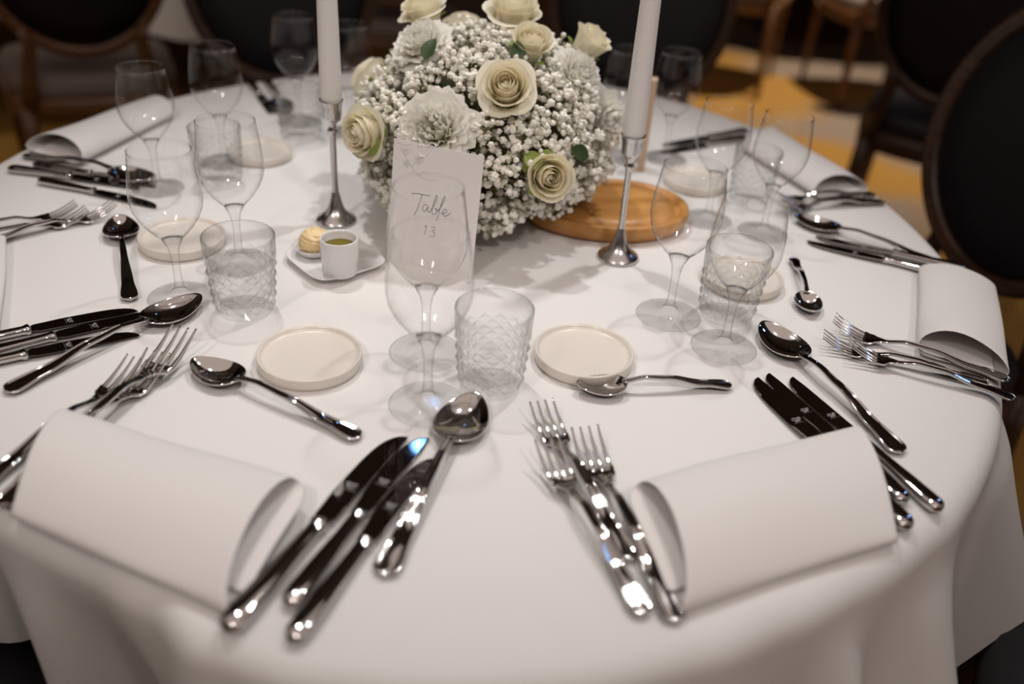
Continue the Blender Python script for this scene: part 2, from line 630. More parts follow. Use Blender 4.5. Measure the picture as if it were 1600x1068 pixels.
def knife_meshes(L, key):
    hl = L * 0.485
    PR = [(cos(2 * pi * i / 20), sin(2 * pi * i / 20)) for i in range(20)]
    rings = []
    for k in range(49):
        u = k / 48
        x = u * hl
        w = lerp_tab([(0, 0.0076), (0.12, 0.0084), (0.3, 0.0078), (0.8, 0.0056), (0.93, 0.0054), (0.95, 0.0070), (0.985, 0.0070), (1, 0.0054)], u)
        th = lerp_tab([(0, 0.0048), (0.12, 0.0056), (0.8, 0.0042), (0.93, 0.0042), (0.95, 0.0052), (0.985, 0.0052), (1, 0.0030)], u)
        if x < 0.007:
            f = sqrt(max(0.02, 1 - (1 - x / 0.007) ** 2))
            w *= f
            th *= f
        ring = []
        for c, s in PR:
            a = (abs(c) ** 0.75) * (1 if c > 0 else -1)
            b = (abs(s) ** 0.75) * (1 if s > 0 else -1)
            bead = 0.10 if 0.62 < abs(c) < 0.9 and s > 0 and 0.04 < u < 0.93 else 0.0
            ring.append((x, w * a, 0.0058 + th * (b + bead)))
        rings.append(ring)
    h = me(key + '_handle', *loft(rings), M_hand)
    mb = MB()
    rings = []
    bl = L - hl
    for k in range(61):
        u = 1 - (1 - k / 60) ** 1.6
        x = hl - 0.002 + u * (bl + 0.002)
        y1 = lerp_tab([(0, 0.0050), (0.05, 0.0084), (0.35, 0.0104)], u)
        y0 = -lerp_tab([(0, 0.0052), (0.1, 0.0076), (0.8, 0.0080), (1, 0.0070)], u)
        if u > 0.45:                                       # the edge sweeps round to the point near the spine
            y1 = -0.0066 + 0.0170 * sqrt(max(0.0, 1 - ((u - 0.45) / 0.55) ** 3.8))
        y1 = max(y1, y0 + 0.0010)
        z = 0.0056 - 0.0036 * u
        th = 0.0009
        rings.append([(x, y0, z), (x, y0 + 0.0005, z + th), (x, y0 + 0.0008, z + th), (x, y1 - 0.0007, z + th),
                      (x, y1, z), (x, y1 - 0.0006, z - th * .9), (x, (y0 + y1) / 2, z - th), (x, y0 + 0.0006, z - th * .9)])
    b = me(key + '_blade', *loft(rings), M_blade, False)
    # etched maker's flourish on the blade face
    mk = MB()
    for cx, cy, r in ((0, 0, 0.0021), (0.003, 0.0012, 0.0015), (-0.003, 0.0010, 0.0015), (0.0015, -0.0016, 0.0012), (-0.0016, -0.0017, 0.0012)):
        mk.add(tube([(cx + r * cos(a * pi / 8), cy + r * sin(a * pi / 8), 0) for a in range(0, 15)], 0.00034, 5))
    for q in range(5):
        mk.add(tube([(-0.005 + 0.0024 * q, -0.0046, 0), (-0.0036 + 0.0024 * q, -0.0040, 0)], 0.0003, 5))
    e = mk.mesh(key + '_mark', M_etch, False)
    return h, b, e, hl + bl * 0.36


PROTO = {}


def set_proto(kind):
    r = ob(kind, None)
    if kind == 'table_knife':
        h, b, e, xm = knife_meshes(0.213, 'knife')
        ob('handle', h, r)
        bl = ob('blade', b, r)
        ob('etched_mark', e, bl, (xm, 0.0010, 0.0054), (0, radians(1.9), radians(-90)))
    elif kind == 'table_fork':
        h, b = fork_meshes(0.195, 'fork')
        ob('handle', h, r)
        ob('tines', b, r)
    else:
        spec = {'table_spoon': (0.222, 0.072, 0.0225, 0.0205), 'dessert_spoon': (0.198, 0.060, 0.0195, 0.0175),
                'teaspoon': (0.153, 0.048, 0.0160, 0.0145)}[kind]
        h, b = spoon_meshes(*spec, kind)
        ob('handle', h, r)
        ob('bowl', b, r)
    return r


def place(kind, label, cat, group, x, y, deg, scale, lift=0.0, pitch=0.0, roll=0.0):
    if kind not in PROTO:
        o = PROTO[kind] = set_proto(kind)
    else:
        o = copy_tree(PROTO[kind])
    o.location = (x, y, TZ + 0.0006 + lift)
    o.rotation_euler = Euler((roll, -pitch, radians(deg)), 'XYZ')
    o.scale = (scale,) * 3
    tag(o, label, cat, group)
    return o


KN, SP, FK = 'table knives in the place settings', 'spoons laid on the table', 'table forks in the place settings'
# front left place setting
place('table_knife', 'steel table knife beside the open end of the front left napkin', 'knife', KN, -0.0953, -0.6915, 69.6, 1.12)
place('table_knife', 'steel table knife, middle one of the three in the front left setting', 'knife', KN, -0.0604, -0.6664, 71.2, 0.988)
place('table_knife', 'steel table knife nearest the big upright spoon at the front centre', 'knife', KN, -0.0509, -0.6956, 71.1, 1.0)
place('table_spoon', 'big polished spoon pointing away with its bowl at the front wine glass foot', 'spoon', SP, -0.0008, -0.6305, 77.5, 1.027)
place('dessert_spoon', 'dessert spoon lying crosswise in front of the left cream coaster dish', 'spoon', SP, -0.0453, -0.4767, 153.0, 0.99)
place('table_fork', 'steel fork nearest the left picture edge, half under the front left napkin', 'fork', FK, -0.3256, -0.5796, 71.1, 0.955, 0.0)
place('table_fork', 'steel fork reaching farthest out from under the front left napkin', 'fork', FK, -0.2918, -0.5735, 74.9, 1.127, 0.001, 0.03)
place('table_fork', 'steel fork lying beneath another fork behind the front left napkin', 'fork', FK, -0.2969, -0.5921, 76.5, 1.05, 0.0)
# front right place setting
place('table_fork', 'steel fork with its tines farthest forward in the front right setting', 'fork', FK, 0.1803, -0.5964, 112.1, 0.965)
place('table_fork', 'steel fork on the outer left of the front right setting, overlapping another', 'fork', FK, 0.1869, -0.6488, 113.8, 0.925, 0.001, 0.035)
place('table_fork', 'steel fork beside the open end of the front right napkin', 'fork', FK, 0.2091, -0.6523, 107.5, 1.045)
place('table_knife', 'steel table knife with its whole handle showing beyond the front right napkin', 'knife', KN, 0.4434, -0.5156, 114.6, 0.963)
place('table_knife', 'steel table knife, middle one of the three under the front right napkin', 'knife', KN, 0.4171, -0.5085, 114.1, 0.942)
place('table_knife', 'steel table knife mostly covered by the front right napkin', 'knife', KN, 0.4089, -0.541, 113.1, 1.05)
place('table_spoon', 'big polished spoon to the right of the front right knives', 'spoon', SP, 0.4366, -0.439, 112.8, 1.004)
place('teaspoon', 'teaspoon lying crosswise in front of the right cream coaster dish', 'spoon', SP, 0.2971, -0.3512, -169.4, 1.02)
# left place setting
place('table_knife', 'steel table knife farthest back of the three at the left picture edge', 'knife', KN, -0.469, -0.4037, 35.0, 0.9)
place('table_knife', 'steel table knife in the middle of the three at the left picture edge', 'knife', KN, -0.4384, -0.418, 38.7, 0.92)
place('table_knife', 'steel table knife nearest the viewer of the three at the left picture edge', 'knife', KN, -0.4525, -0.4435, 33.3, 0.9)
place('table_spoon', 'big polished spoon whose bowl touches the left wine glass foot', 'spoon', SP, -0.3669, -0.4509, 58.0, 0.967)
place('dessert_spoon', 'dessert spoon upright alone on the bare cloth at the left', 'spoon', SP, -0.3243, -0.279, 115.1, 1.02)
place('table_fork', 'steel fork, back one of the three blurred forks at the left edge', 'fork', FK, -0.599, -0.183, 37.5, 0.85)
place('table_fork', 'steel fork, middle of the three blurred forks at the left edge', 'fork', FK, -0.578, -0.205, 39.9, 0.87)
place('table_fork', 'steel fork, front one of the three blurred forks at the left edge', 'fork', FK, -0.545, -0.196, 45.5, 0.88)
# back left place setting
place('table_knife', 'blurred table knife with its handle end nearest the left table edge', 'knife', KN, -0.6129, 0.0319, -6.6, 0.88)
place('table_knife', 'blurred table knife lying closest to the spoon by the back left napkin', 'knife', KN, -0.5888, 0.0511, -9.7, 0.86)
place('table_knife', 'blurred table knife lying nearest the viewer below the back left napkin', 'knife', KN, -0.558, 0.0024, -14.7, 0.85)
place('table_spoon', 'blurred big spoon with its handle tucked at the open end of the back left napkin', 'spoon', SP, -0.6186, 0.0863, -16.6, 0.97)
# right place setting
place('table_fork', 'steel fork lying closest to the open end of the right napkin', 'fork', FK, 0.5922, -0.3021, 154.9, 0.93)
place('table_fork', 'steel fork in the middle of the three by the right napkin', 'fork', FK, 0.5674, -0.3112, 162.3, 0.86)
place('table_fork', 'steel fork nearest the viewer of the three by the right napkin', 'fork', FK, 0.583, -0.337, 158.9, 0.85, 0.001, 0.03)
place('table_knife', 'steel table knife, front one lying towards the right napkin edge', 'knife', KN, 0.625, -0.077, 155.6, 0.88)
place('table_knife', 'steel table knife, back one between the far spoon and right napkin', 'knife', KN, 0.645, -0.050, 158.6, 0.88)
place('table_spoon', 'big spoon pointing away behind the right hand pair of knives', 'spoon', SP, 0.6205, -0.039, 146.7, 0.90)
place('teaspoon', 'teaspoon with its handle pointing away, alone on the cloth at the right', 'spoon', SP, 0.4247, -0.0546, -95.1, 0.96)
# back right place setting
place('table_fork', 'blurred fork closest to the back right napkin', 'fork', FK, 0.5997, 0.1854, -161.0, 0.88)
place('table_fork', 'blurred fork reaching nearest the right table edge by the back right napkin', 'fork', FK, 0.6045, 0.1578, -160.8, 0.89)
place('table_fork', 'blurred fork lying beneath two others by the back right napkin', 'fork', FK, 0.5781, 0.1668, -150.1, 0.85)
place('table_knife', 'blurred table knife behind the far side of the back right napkin, farther one', 'knife', KN, 0.4543, 0.4313, -147.0, 0.86)
place('table_knife', 'blurred table knife behind the far side of the back right napkin, nearer one', 'knife', KN, 0.4442, 0.3934, -147.6, 0.85)
# far left setting
place('table_spoon', 'dark blurred spoon standing out beside the far left tumbler', 'spoon', SP, -0.40, 0.52, -66, 0.9)
place('table_knife', 'dark blurred knife beside the far left tumbler', 'knife', KN, -0.425, 0.50, -62, 0.85)


# ---------------------------------------------------------------- wine glasses
def wine_proto():
    r = ob('wine_glass', None)
    ob('foot', me('glass_foot', *lathe([(0, 0.0004), (0.030, 0.0004), (0.0330, 0.0004), (0.0338, 0.0006), (0.0345, 0.0013), (0.0339, 0.0020), (0.0330, 0.0023), (0.030, 0.0027), (0.020, 0.0042), (0.010, 0.0068), (0.0066, 0.0105)], 56), M_foot), r)
    ob('stem', me('glass_stem', *lathe([(0.0066, 0.0105), (0.0050, 0.016), (0.0042, 0.026), (0.0040, 0.040), (0.0046, 0.052), (0.0064, 0.062), (0.0105, 0.0705), (0.0060, 0.0712), (0, 0.0705)], 32), M_stem), r)
    ob('bowl', me('glass_bowl', *lathe([(0.0, 0.0716), (0.0105, 0.0712), (0.0170, 0.0780), (0.0240, 0.0865), (0.0305, 0.0965), (0.0345, 0.1060), (0.0362, 0.1155),
                                       (0.0362, 0.1250), (0.0352, 0.1360), (0.0336, 0.1480), (0.0318, 0.1600), (0.0309, 0.1676),
                                       (0.0312, 0.1684), (0.0305, 0.1691), (0.0298, 0.1684), (0.0301, 0.1655)], 64), M_bowl), r)
    return r


WG = 'stemmed wine glasses in pairs'
wine = [(-0.2778, -0.260, 0.985, 'wine glass beside the bowl of the left big spoon'),
        (-0.2405, -0.1720, 1.0, 'wine glass standing behind the left cut tumbler'),
        (0.0057, -0.4165, 1.04, 'wine glass nearest the viewer, in front of the table card'),
        (-0.0068, -0.3289, 1.055, 'wine glass right behind the front one, before the table card'),
        (0.2496, -0.2175, 1.04, 'wine glass with the wooden board showing through its bowl'),
        (0.3017, -0.2761, 1.00, 'wine glass nearest the tip of the front right big spoon'),
        (-0.4050, 0.0150, 0.95, 'wine glass in front of the back left napkin'),
        (-0.3500, 0.1220, 0.97, 'wine glass to the right of the one at the back left napkin'),
        (-0.2900, 0.3150, 0.98, 'blurred wine glass left of the left candle'),
        (-0.2016, 0.2850, 0.98, 'blurred wine glass right behind the left candle'),
        (0.2960, 0.2760, 0.98, 'blurred wine glass right of the right candle'),
        (0.2220, 0.2660, 0.98, 'blurred wine glass half hidden behind the right candle'),
        (0.3310, 0.0520, 0.97, 'wine glass behind the board glass, left of the back right napkin'),
        (0.4010, 0.0230, 0.96, 'wine glass with the back right napkin showing through its bowl')]
wp = wine_proto()
for i, (x, y, s, lb) in enumerate(wine):
    o = wp if i == 0 else copy_tree(wp)
    o.location = (x, y, TZ)
    o.rotation_euler = (0, 0, i * 0.7)
    o.scale = (s,) * 3
    tag(o, lb, 'wine glass', WG)


# ---------------------------------------------------------------- cut crystal tumblers
def tumbler_mesh():
    N = 28
    Z0, Z1 = 0.006, 0.060
    rows = 9
    H = 0.086

    def R(z):
        return 0.0308 + 0.0062 * (z / H) ** 0.9
    V, F = [], []
    idx = {}
    for k in range(rows + 1):
        z = Z0 + (Z1 - Z0) * k / rows
        for i in range(N):
            odd = (i + k) % 2
            r = R(z) + (0.0016 if odd and 0 < k < rows else -0.0011)
            a = 2 * pi * i / N
            idx[i, k] = len(V)
            V.append((r * cos(a), r * sin(a), z))
    for k in range(rows + 1):
        for i in range(N):
            if (i + k) % 2:
                nb = [((i + 1) % N, k), (i, k + 1), ((i - 1) % N, k), (i, k - 1)]
                for a, b in zip(nb, nb[1:] + nb[:1]):
                    if 0 <= a[1] <= rows and 0 <= b[1] <= rows:
                        F.append((idx[i, k], idx[a], idx[b]))
    nflat = len(F)

    def ring(r, z):
        s = len(V)
        for i in range(N):
            a = 2 * pi * i / N
            V.append((r * cos(a), r * sin(a), z))
        return [s + i for i in range(N)]
    base = [idx[i, 0] for i in range(N)]
    top = [idx[i, rows] for i in range(N)]
    prev = base
    seq = [ring(R(0) - 0.0015, 0.0008)]
    seq = [base] + seq
    b2 = ring(R(0) - 0.005, 0.0)
    seq.append(b2)
    for A, B in zip(seq[:-1], seq[1:]):
        F += [(B[i], B[(i + 1) % N], A[(i + 1) % N], A[i]) for i in range(N)]
    # star cut foot
    c = len(V)
    V.append((0, 0, 0.0030))
    mid = [len(V) + i for i in range(N)]
    for i in range(N):
        a = 2 * pi * i / N
        V.append((0.014 * cos(a), 0.014 * sin(a), 0.0012 if i % 2 else 0.0040))
    F += [(mid[i], mid[(i + 1) % N], b2[(i + 1) % N], b2[i]) for i in range(N)]
    F += [(c, mid[(i + 1) % N], mid[i]) for i in range(N)]
    up = [top, ring(R(Z1) + 0.0008, Z1 + 0.002), ring(R(0.074), 0.074), ring(R(H) - 0.0003, H - 0.001), ring(R(H) - 0.0012, H),
          ring(R(H) - 0.0024, H - 0.001), ring(R(0.06) - 0.0034, 0.06), ring(R(0.02) - 0.004, 0.020), ring(R(0.012) - 0.006, 0.0140), ring(R(0.012) - 0.0085, 0.0124), ring(R(0.012) - 0.012, 0.0118)]
    for A, B in zip(up[:-1], up[1:]):
        F += [(A[i], A[(i + 1) % N], B[(i + 1) % N], B[i]) for i in range(N)]
    c2 = len(V)
    V.append((0, 0, 0.0116))
    L_ = up[-1]
    F += [(c2, L_[i], L_[(i + 1) % N]) for i in range(N)]
    m = me('cut_tumbler', V, F, [M_cut, M_cutin], False)
    for p in m.polygons:
        zs = [m.vertices[v].co.z for v in p.vertices]
        rs = [m.vertices[v].co.xy.length for v in p.vertices]
        if min(zs) >= Z1 - 1e-6:
            p.use_smooth = True
        if max(rs) < R(p.center.z) - 0.0015 and p.center.z > 0.008:
            p.use_smooth = True
            p.material_index = 1
        if max(zs) < Z0 + 1e-5:
            p.material_index = 1
    return m


TM = tumbler_mesh()
for i, (x, y, s, lb) in enumerate([
        (-0.205, -0.272, 1.0, 'diamond cut tumbler left of the square butter plate'),
        (0.061, -0.376, 1.0, 'diamond cut tumbler right of the front wine glass'),
        (0.3150, -0.2060, 0.98, 'diamond cut tumbler seen between the two right hand wine glass stems'),
        (-0.334, 0.050, 0.93, 'diamond cut tumbler seen through the left rear wine glass'),
        (-0.268, 0.240, 0.95, 'blurred cut tumbler behind the left candlestick'),
        (0.402, 0.130, 0.90, 'blurred cut tumbler left of the back right napkin')]):
    o = ob('cut_tumbler', TM, None, (x, y, TZ + 0.0003), (0, 0, 0.3 * i), s)
    tag(o, lb, 'tumbler', 'cut crystal tumblers')

# ---------------------------------------------------------------- small cream dishes
DM = me('coaster_dish', *lathe([(0, 0.0), (0.046, 0.0), (0.0485, 0.001), (0.0500, 0.004), (0.0504, 0.0110), (0.0500, 0.0128), (0.0490, 0.0134), (0.0478, 0.0130),
                               (0.0468, 0.0108), (0.0455, 0.0088), (0.043, 0.0082), (0.0, 0.0080)], 72), M_porc)
for x, y, s, lb in [(-0.1150, -0.3640, 1.0, 'round cream coaster dish left of the front wine glasses'),
                    (0.1520, -0.3210, 1.0, 'round cream coaster dish right of the front tumbler'),
                    (-0.3190, -0.1370, 0.98, 'round cream coaster dish behind the left wine glass'),
                    (0.3460, -0.1260, 0.96, 'round cream coaster dish behind the right tumbler'),
                    (-0.308, 0.1550, 0.92, 'blurred cream coaster dish left of the left candlestick'),
                    (0.330, 0.1750, 0.92, 'blurred cream coaster dish seen through the board glass')]:
    o = ob('coaster_dish', DM, None, (x, y, TZ + 0.0003), (0, 0, 0), s)
    tag(o, lb, 'dish', 'cream coaster dishes')


# ---------------------------------------------------------------- butter plate, ramekin, butter dish
def square_plate(h=0.047):
    rows = []
    n = 64
    def ringpt(r, z, lift):
        out = []
        for i in range(n):
            a = 2 * pi * i / n
            c, s = cos(a), sin(a)
            e = 0.42
            x = (abs(c) ** e) * (1 if c > 0 else -1)
            y = (abs(s) ** e) * (1 if s > 0 else -1)
            out.append((r * x, r * y, z + lift * (x * x * y * y)))
        return out
    prof = [(0.028, 0.0, 0), (0.030, 0.003, 0), (0.040, 0.0045, 0.0), (0.0472, 0.0078, 0.001), (0.0475, 0.0088, 0.001), (0.0468, 0.0090, 0.001),
            (0.041, 0.0068, 0.0), (0.034, 0.0058, 0.0), (0.02, 0.0056, 0)]
    rings = [ringpt(*p) for p in prof]
    return loft(rings)


o = ob('square_plate', me('square_plate', *square_plate(), M_white), None, (-0.1335, -0.1560, TZ + 0.0003), (0, 0, radians(-48)))
tag(o, 'small white square plate holding the butter and oil', 'plate')
t = thing('ramekin', 'white porcelain ramekin of olive oil on the square plate', 'ramekin', None, (-0.1215, -0.1865, TZ + 0.0064), (0, 0, 0))
ob('cup', me('ramekin_cup', *lathe([(0, 0), (0.0185, 0), (0.0200, 0.0015), (0.0203, 0.016), (0.0209, 0.0172), (0.0212, 0.042), (0.0206, 0.0434), (0.0196, 0.0430),
                                   (0.0188, 0.040), (0.0184, 0.006), (0, 0.004)], 56), M_white), t)
tag(ob('oil', me('oil', *lathe([(0.0187, 0.0325), (0.0180, 0.0322), (0, 0.0322)], 40), M_oil), t), 'dark golden olive oil')


def oval_dish():
    n = 40
    def rg(f, z):
        out = []
        for i in range(n):
            a = 2 * pi * i / n
            out.append((0.024 * f * cos(a), 0.021 * f * sin(a) * (1 - 0.12 * cos(a)), z))
        return out
    return loft([rg(0.55, 0.0), rg(0.75, 0.002), rg(0.97, 0.009), rg(1.0, 0.0108), rg(0.96, 0.0105), rg(0.75, 0.0045), rg(0.5, 0.0035)])


o = ob('butter_dish', me('butter_dish', *oval_dish(), M_white), None, (-0.1585, -0.1470, TZ + 0.0068), (0, 0, radians(20)))
tag(o, 'small white oval dish under the butter scoop', 'dish')


def butter_mesh():
    bm = bmesh.new()
    bmesh.ops.create_icosphere(bm, subdivisions=5, radius=0.0185)
    rnd = random.Random(4)
    for v in bm.verts:
        d = v.co.normalized()
        w = 0.0006 * sin(26 * d.z + 4 * d.x) + 0.0005 * sin(14 * d.x + 9 * d.y) + 0.0003 * sin(60 * d.z + 20 * d.y)
        v.co *= 1 + w / 0.0185
        if v.co.z < 0:
            v.co.z *= 0.55
        if d.z > 0.75:
            v.co.z -= 0.0012 * (d.z - 0.75) / 0.25
    m = bpy.data.meshes.new('butter')
    bm.to_mesh(m)
    bm.free()
    m.materials.append(M_butter)
    for p in m.polygons:
        p.use_smooth = True
    return m


o = ob('butter_scoop', butter_mesh(), None, (-0.1585, -0.1470, TZ + 0.0205), (0, 0, 0.4))
tag(o, 'round yellow scoop of butter in the small oval dish', 'butter')


# ---------------------------------------------------------------- candles
def holder_proto():
    r = ob('candlestick', None)
    ob('base', me('stick_base', *lathe([(0, 0), (0.0225, 0), (0.0232, 0.0015), (0.0222, 0.004), (0.0160, 0.0075), (0.0105, 0.014), (0.0075, 0.022), (0.0055, 0.030), (0.0040, 0.036)], 40), M_pewter), r)
    ob('stem', me('stick_stem', *lathe([(0.0040, 0.036), (0.0034, 0.045), (0.0034, 0.100), (0.0040, 0.104), (0.0058, 0.1065), (0.0040, 0.109), (0.0044, 0.113), (0.0068, 0.117)], 24), M_pewter), r)
    ob('cup', me('stick_cup', *lathe([(0.0050, 0.116), (0.0092, 0.118), (0.0105, 0.1215), (0.0108, 0.133), (0.0122, 0.1385), (0.0128, 0.1402), (0.0119, 0.1404), (0.0104, 0.137), (0.0100, 0.126), (0, 0.126)], 36), M_pewter), r)
    return r


def candle_proto(top=0.30):
    r = ob('taper_candle', None)
    z0 = 0.1268
    ob('wax', me('candle_wax', *lathe([(0, z0), (0.0094, z0), (0.0100, z0 + 0.008), (0.0117, z0 + 0.016), (0.0116, z0 + 0.03), (0.0090, z0 + 0.20), (0.0074, z0 + 0.245), (0.0040, z0 + 0.252), (0, z0 + 0.2535)], 32), M_candle), r)
    ob('wick', me('candle_wick', *tube([(0, 0, z0 + 0.252), (0.0006, 0, z0 + 0.259), (0.002, 0.001, z0 + 0.265)], 0.0007, 6), M_wick), r)
    return r


hp, cp = holder_proto(), candle_proto()
for i, (x, y, rx, ry, lb) in enumerate([
        (-0.1565, -0.0412, 0, 0, 'left of the flowers, behind the butter plate'),
        (0.2010, -0.0840, -0.012, -0.004, 'right of the flowers, before the wooden board'),
        (0.0480, 0.3300, 0, 0, 'standing behind the flowers')]):
    h = hp if i == 0 else copy_tree(hp)
    c = cp if i == 0 else copy_tree(cp)
    for q in (h, c):
        q.location = (x, y, TZ + 0.0003)
        q.rotation_euler = (rx, ry, i)
        q.scale = (1.12,) * 3
    tag(h, 'slender silver candlestick ' + lb, 'candlestick', 'silver candlesticks')
    tag(c, 'tall white taper candle ' + lb, 'candle', 'white taper candles')

# ---------------------------------------------------------------- wooden board
def board():
    n = 72
    def rg(f, z, dz=0.0):
        return [(0.112 * f * cos(2 * pi * i / n), 0.082 * f * sin(2 * pi * i / n) * (1 + 0.12 * cos(2 * pi * i / n)), z) for i in range(n)]
    return loft([rg(0.84, 0.0), rg(0.93, 0.003), rg(0.985, 0.010), rg(1.0, 0.018), rg(0.99, 0.0235), rg(0.965, 0.025), rg(0.91, 0.0245), rg(0.89, 0.0200),
                 rg(0.86, 0.0185), rg(0.83, 0.0200), rg(0.81, 0.0245), rg(0.6, 0.025), rg(0.3, 0.025), rg(0.02, 0.025)])


o = ob('wooden_board', me('wooden_board', *board(), M_board), None, (0.190, 0.028, TZ + 0.0004), (0, 0, radians(12)))
tag(o, 'oval orange brown wooden board with a groove behind the right candlestick', 'board')

# ---------------------------------------------------------------- table card
CW, CH = 0.105, 0.1485
card = thing('table_card', 'white table number card leaning on the flowers', 'card', None, (-0.0755, -0.1400, TZ + 0.0006), (0, 0, 0))
card.rotation_euler = Euler((radians(-4), radians(2.0), radians(-14.1)), 'XYZ')
ob('sheet', me('card_sheet', *box(0, CW, -0.0003, 0.0003, 0, CH), M_card, False), card)


def strokes(name, lines, r, mat):
    mb = MB()
    for ln in lines:
        pts = []
        P = [Vector((a, 0, b)) for a, b in ln]
        for i in range(len(P) - 1):                      # Catmull-Rom
            p0, p1, p2, p3 = P[max(i - 1, 0)], P[i], P[i + 1], P[min(i + 2, len(P) - 1)]
            for q in range(5):
                u = q / 5
                pts.append(0.5 * ((2 * p1) + (p2 - p0) * u + (2 * p0 - 5 * p1 + 4 * p2 - p3) * u * u + (3 * p1 - p0 - 3 * p2 + p3) * u ** 3))
        pts.append(P[-1])
        V, F = tube(pts, r, 5)
        mb.add(([(x, -0.0003 + (y) * 0.2, z) for x, y, z in V], F))
    return mb.mesh(name, mat, False)


def word(x0, z0, s, glyphs):
    return [[(x0 + a * s, z0 + b * s) for a, b in g] for g in glyphs]


TABLE = [[(-0.15, 0.98), (0.2, 1.06), (0.6, 1.06), (1.05, 1.10)], [(0.55, 1.06), (0.42, 0.6), (0.30, 0.1), (0.10, -0.35)],
         [(0.95, 0.42), (0.75, 0.45), (0.62, 0.2), (0.75, 0.02), (0.95, 0.3), (0.98, 0.4), (0.96, 0.1), (1.1, 0.05)],
         [(1.1, 0.05), (1.32, 0.5), (1.52, 1.1), (1.42, 1.15), (1.30, 0.6), (1.26, 0.05), (1.45, -0.02), (1.58, 0.25), (1.42, 0.38), (1.6, 0.2)],
         [(1.6, 0.2), (1.82, 0.6), (2.02, 1.15), (1.92, 1.18), (1.78, 0.6), (1.66, -0.1), (1.58, -0.42)],
         [(1.80, 0.12), (2.12, 0.22), (2.18, 0.42), (2.02, 0.42), (1.95, 0.15), (2.1, 0.0), (2.45, 0.28)]]
ob('lettering', strokes('card_lettering', word(0.0275, 0.071, 0.0185, TABLE), 0.00042, M_ink), card)
THIRTEEN = [[(-0.25, 0.75), (-0.05, 1.0), (-0.10, 0.5), (-0.20, 0.0)], [(0.45, 0.92), (0.72, 1.0), (0.75, 0.75), (0.52, 0.55), (0.78, 0.42), (0.72, 0.05), (0.35, 0.0)]]
ob('number', strokes('card_number', word(0.0460, 0.043, 0.0125, THIRTEEN), 0.00036, M_ink), card)
fl = []
for cx, cz, r in ((0.0300, 0.1290, 0.0042), (0.0300, 0.1290, 0.0020), (0.0165, 0.1225, 0.0036), (0.0165, 0.1225, 0.0016), (0.0150, 0.1350, 0.0024)):
    fl.append([(cx + (r + 0.0011 * cos(a * 5 * pi / 10)) * cos(a * pi / 10), cz + (r + 0.0011 * cos(a * 5 * pi / 10)) * sin(a * pi / 10)) for a in range(21)])
fl += [[(0.008, 0.140), (0.014, 0.131), (0.022, 0.121), (0.031, 0.112), (0.044, 0.109), (0.054, 0.111)], [(0.004, 0.1445), (0.012, 0.143), (0.021, 0.145)],
       [(0.031, 0.112), (0.037, 0.117), (0.044, 0.116)], [(0.022, 0.121), (0.0265, 0.125)], [(0.010, 0.137), (0.017, 0.139), (0.022, 0.137)],
       [(0.026, 0.116), (0.022, 0.112), (0.018, 0.113)]]
tag(ob('flower_drawing', strokes('card_flower', fl, 0.00022, M_inkl), card), 'fine grey line drawing of flowers')

o = ob('tan_card', me('tan_card', *box(-0.0055, 0.0055, -0.010, 0.010, 0, 0.138), M_kraft, False), None, (0.254, 0.222, TZ + 0.0003), (0, 0, radians(-8)))
tag(o, 'narrow tan standing box behind the right candle', 'box')


# ---------------------------------------------------------------- flower arrangement
FC = Vector((0.022, 0.035, 0.852))
FS = Vector((0.160, 0.160, 0.118))
flowers = thing('flower_arrangement', 'round centrepiece of cream roses, white carnations and baby breath', 'flowers', None, (FC.x, FC.y, TZ))
rnd = random.Random(11)


def local(p):
    return Vector(p) - Vector((FC.x, FC.y, TZ))


ob('low_bowl', me('low_bowl', *lathe([(0, 0.0004), (0.055, 0.0004), (0.062, 0.004), (0.078, 0.03), (0.082, 0.045), (0.078, 0.045), (0, 0.04)], 40), M_ceramic), flowers)
bm = bmesh.new()
bmesh.ops.create_icosphere(bm, subdivisions=4, radius=1.0)
for v in bm.verts:
    k = 0.72 + 0.05 * sin(17 * v.co.x + 3) * sin(13 * v.co.y) + 0.05 * sin(19 * v.co.z + 5 * v.co.x)
    v.co = Vector((v.co.x * FS.x * k, v.co.y * FS.y * k, max(v.co.z, -0.62) * FS.z * k))
fm_ = bpy.data.meshes.new('moss_core')
bm.to_mesh(fm_)
bm.free()
fm_.materials.append(M_foam)
ob('moss_core', fm_, flowers, (0, 0, FC.z - TZ))


def petal(r0, r1, z0, z1, a0, hw, curl, rr, nu=9, nv=8, droop=0.0, close=0.0, frill=0.0, fph=0.0):
    V, F = [], []
    for j in range(nv):
        v = j / (nv - 1)
        for i in range(nu):
            u = -1 + 2 * i / (nu - 1)
            ve = v * (1 - 0.16 * u * u * v)
            wid = hw * (0.55 + 0.45 * sin(min(1, ve * 1.3) * pi / 2))
            a = a0 + u * wid
            r = r0 + (r1 - r0) * ve ** 0.7 + curl * ve ** 5 * 0.32 * rr + 0.045 * rr * u * ve
            r *= 1 - close * ve ** 3
            r += frill * rr * ve ** 2 * sin(9 * u + fph)
            z = z0 + (z1 - z0) * ve - curl * ve ** 7 * 0.22 * rr - droop * rr * ve ** 3 + (frill * 0.9 * rr * (0.5 if i % 2 else -0.5) if j == nv - 1 else 0)
            V.append((r * cos(a), r * sin(a), z))
    for j in range(nv - 1):
        for i in range(nu - 1):
            F.append((j * nu + i, j * nu + i + 1, (j + 1) * nu + i + 1, (j + 1) * nu + i))
    return V, F


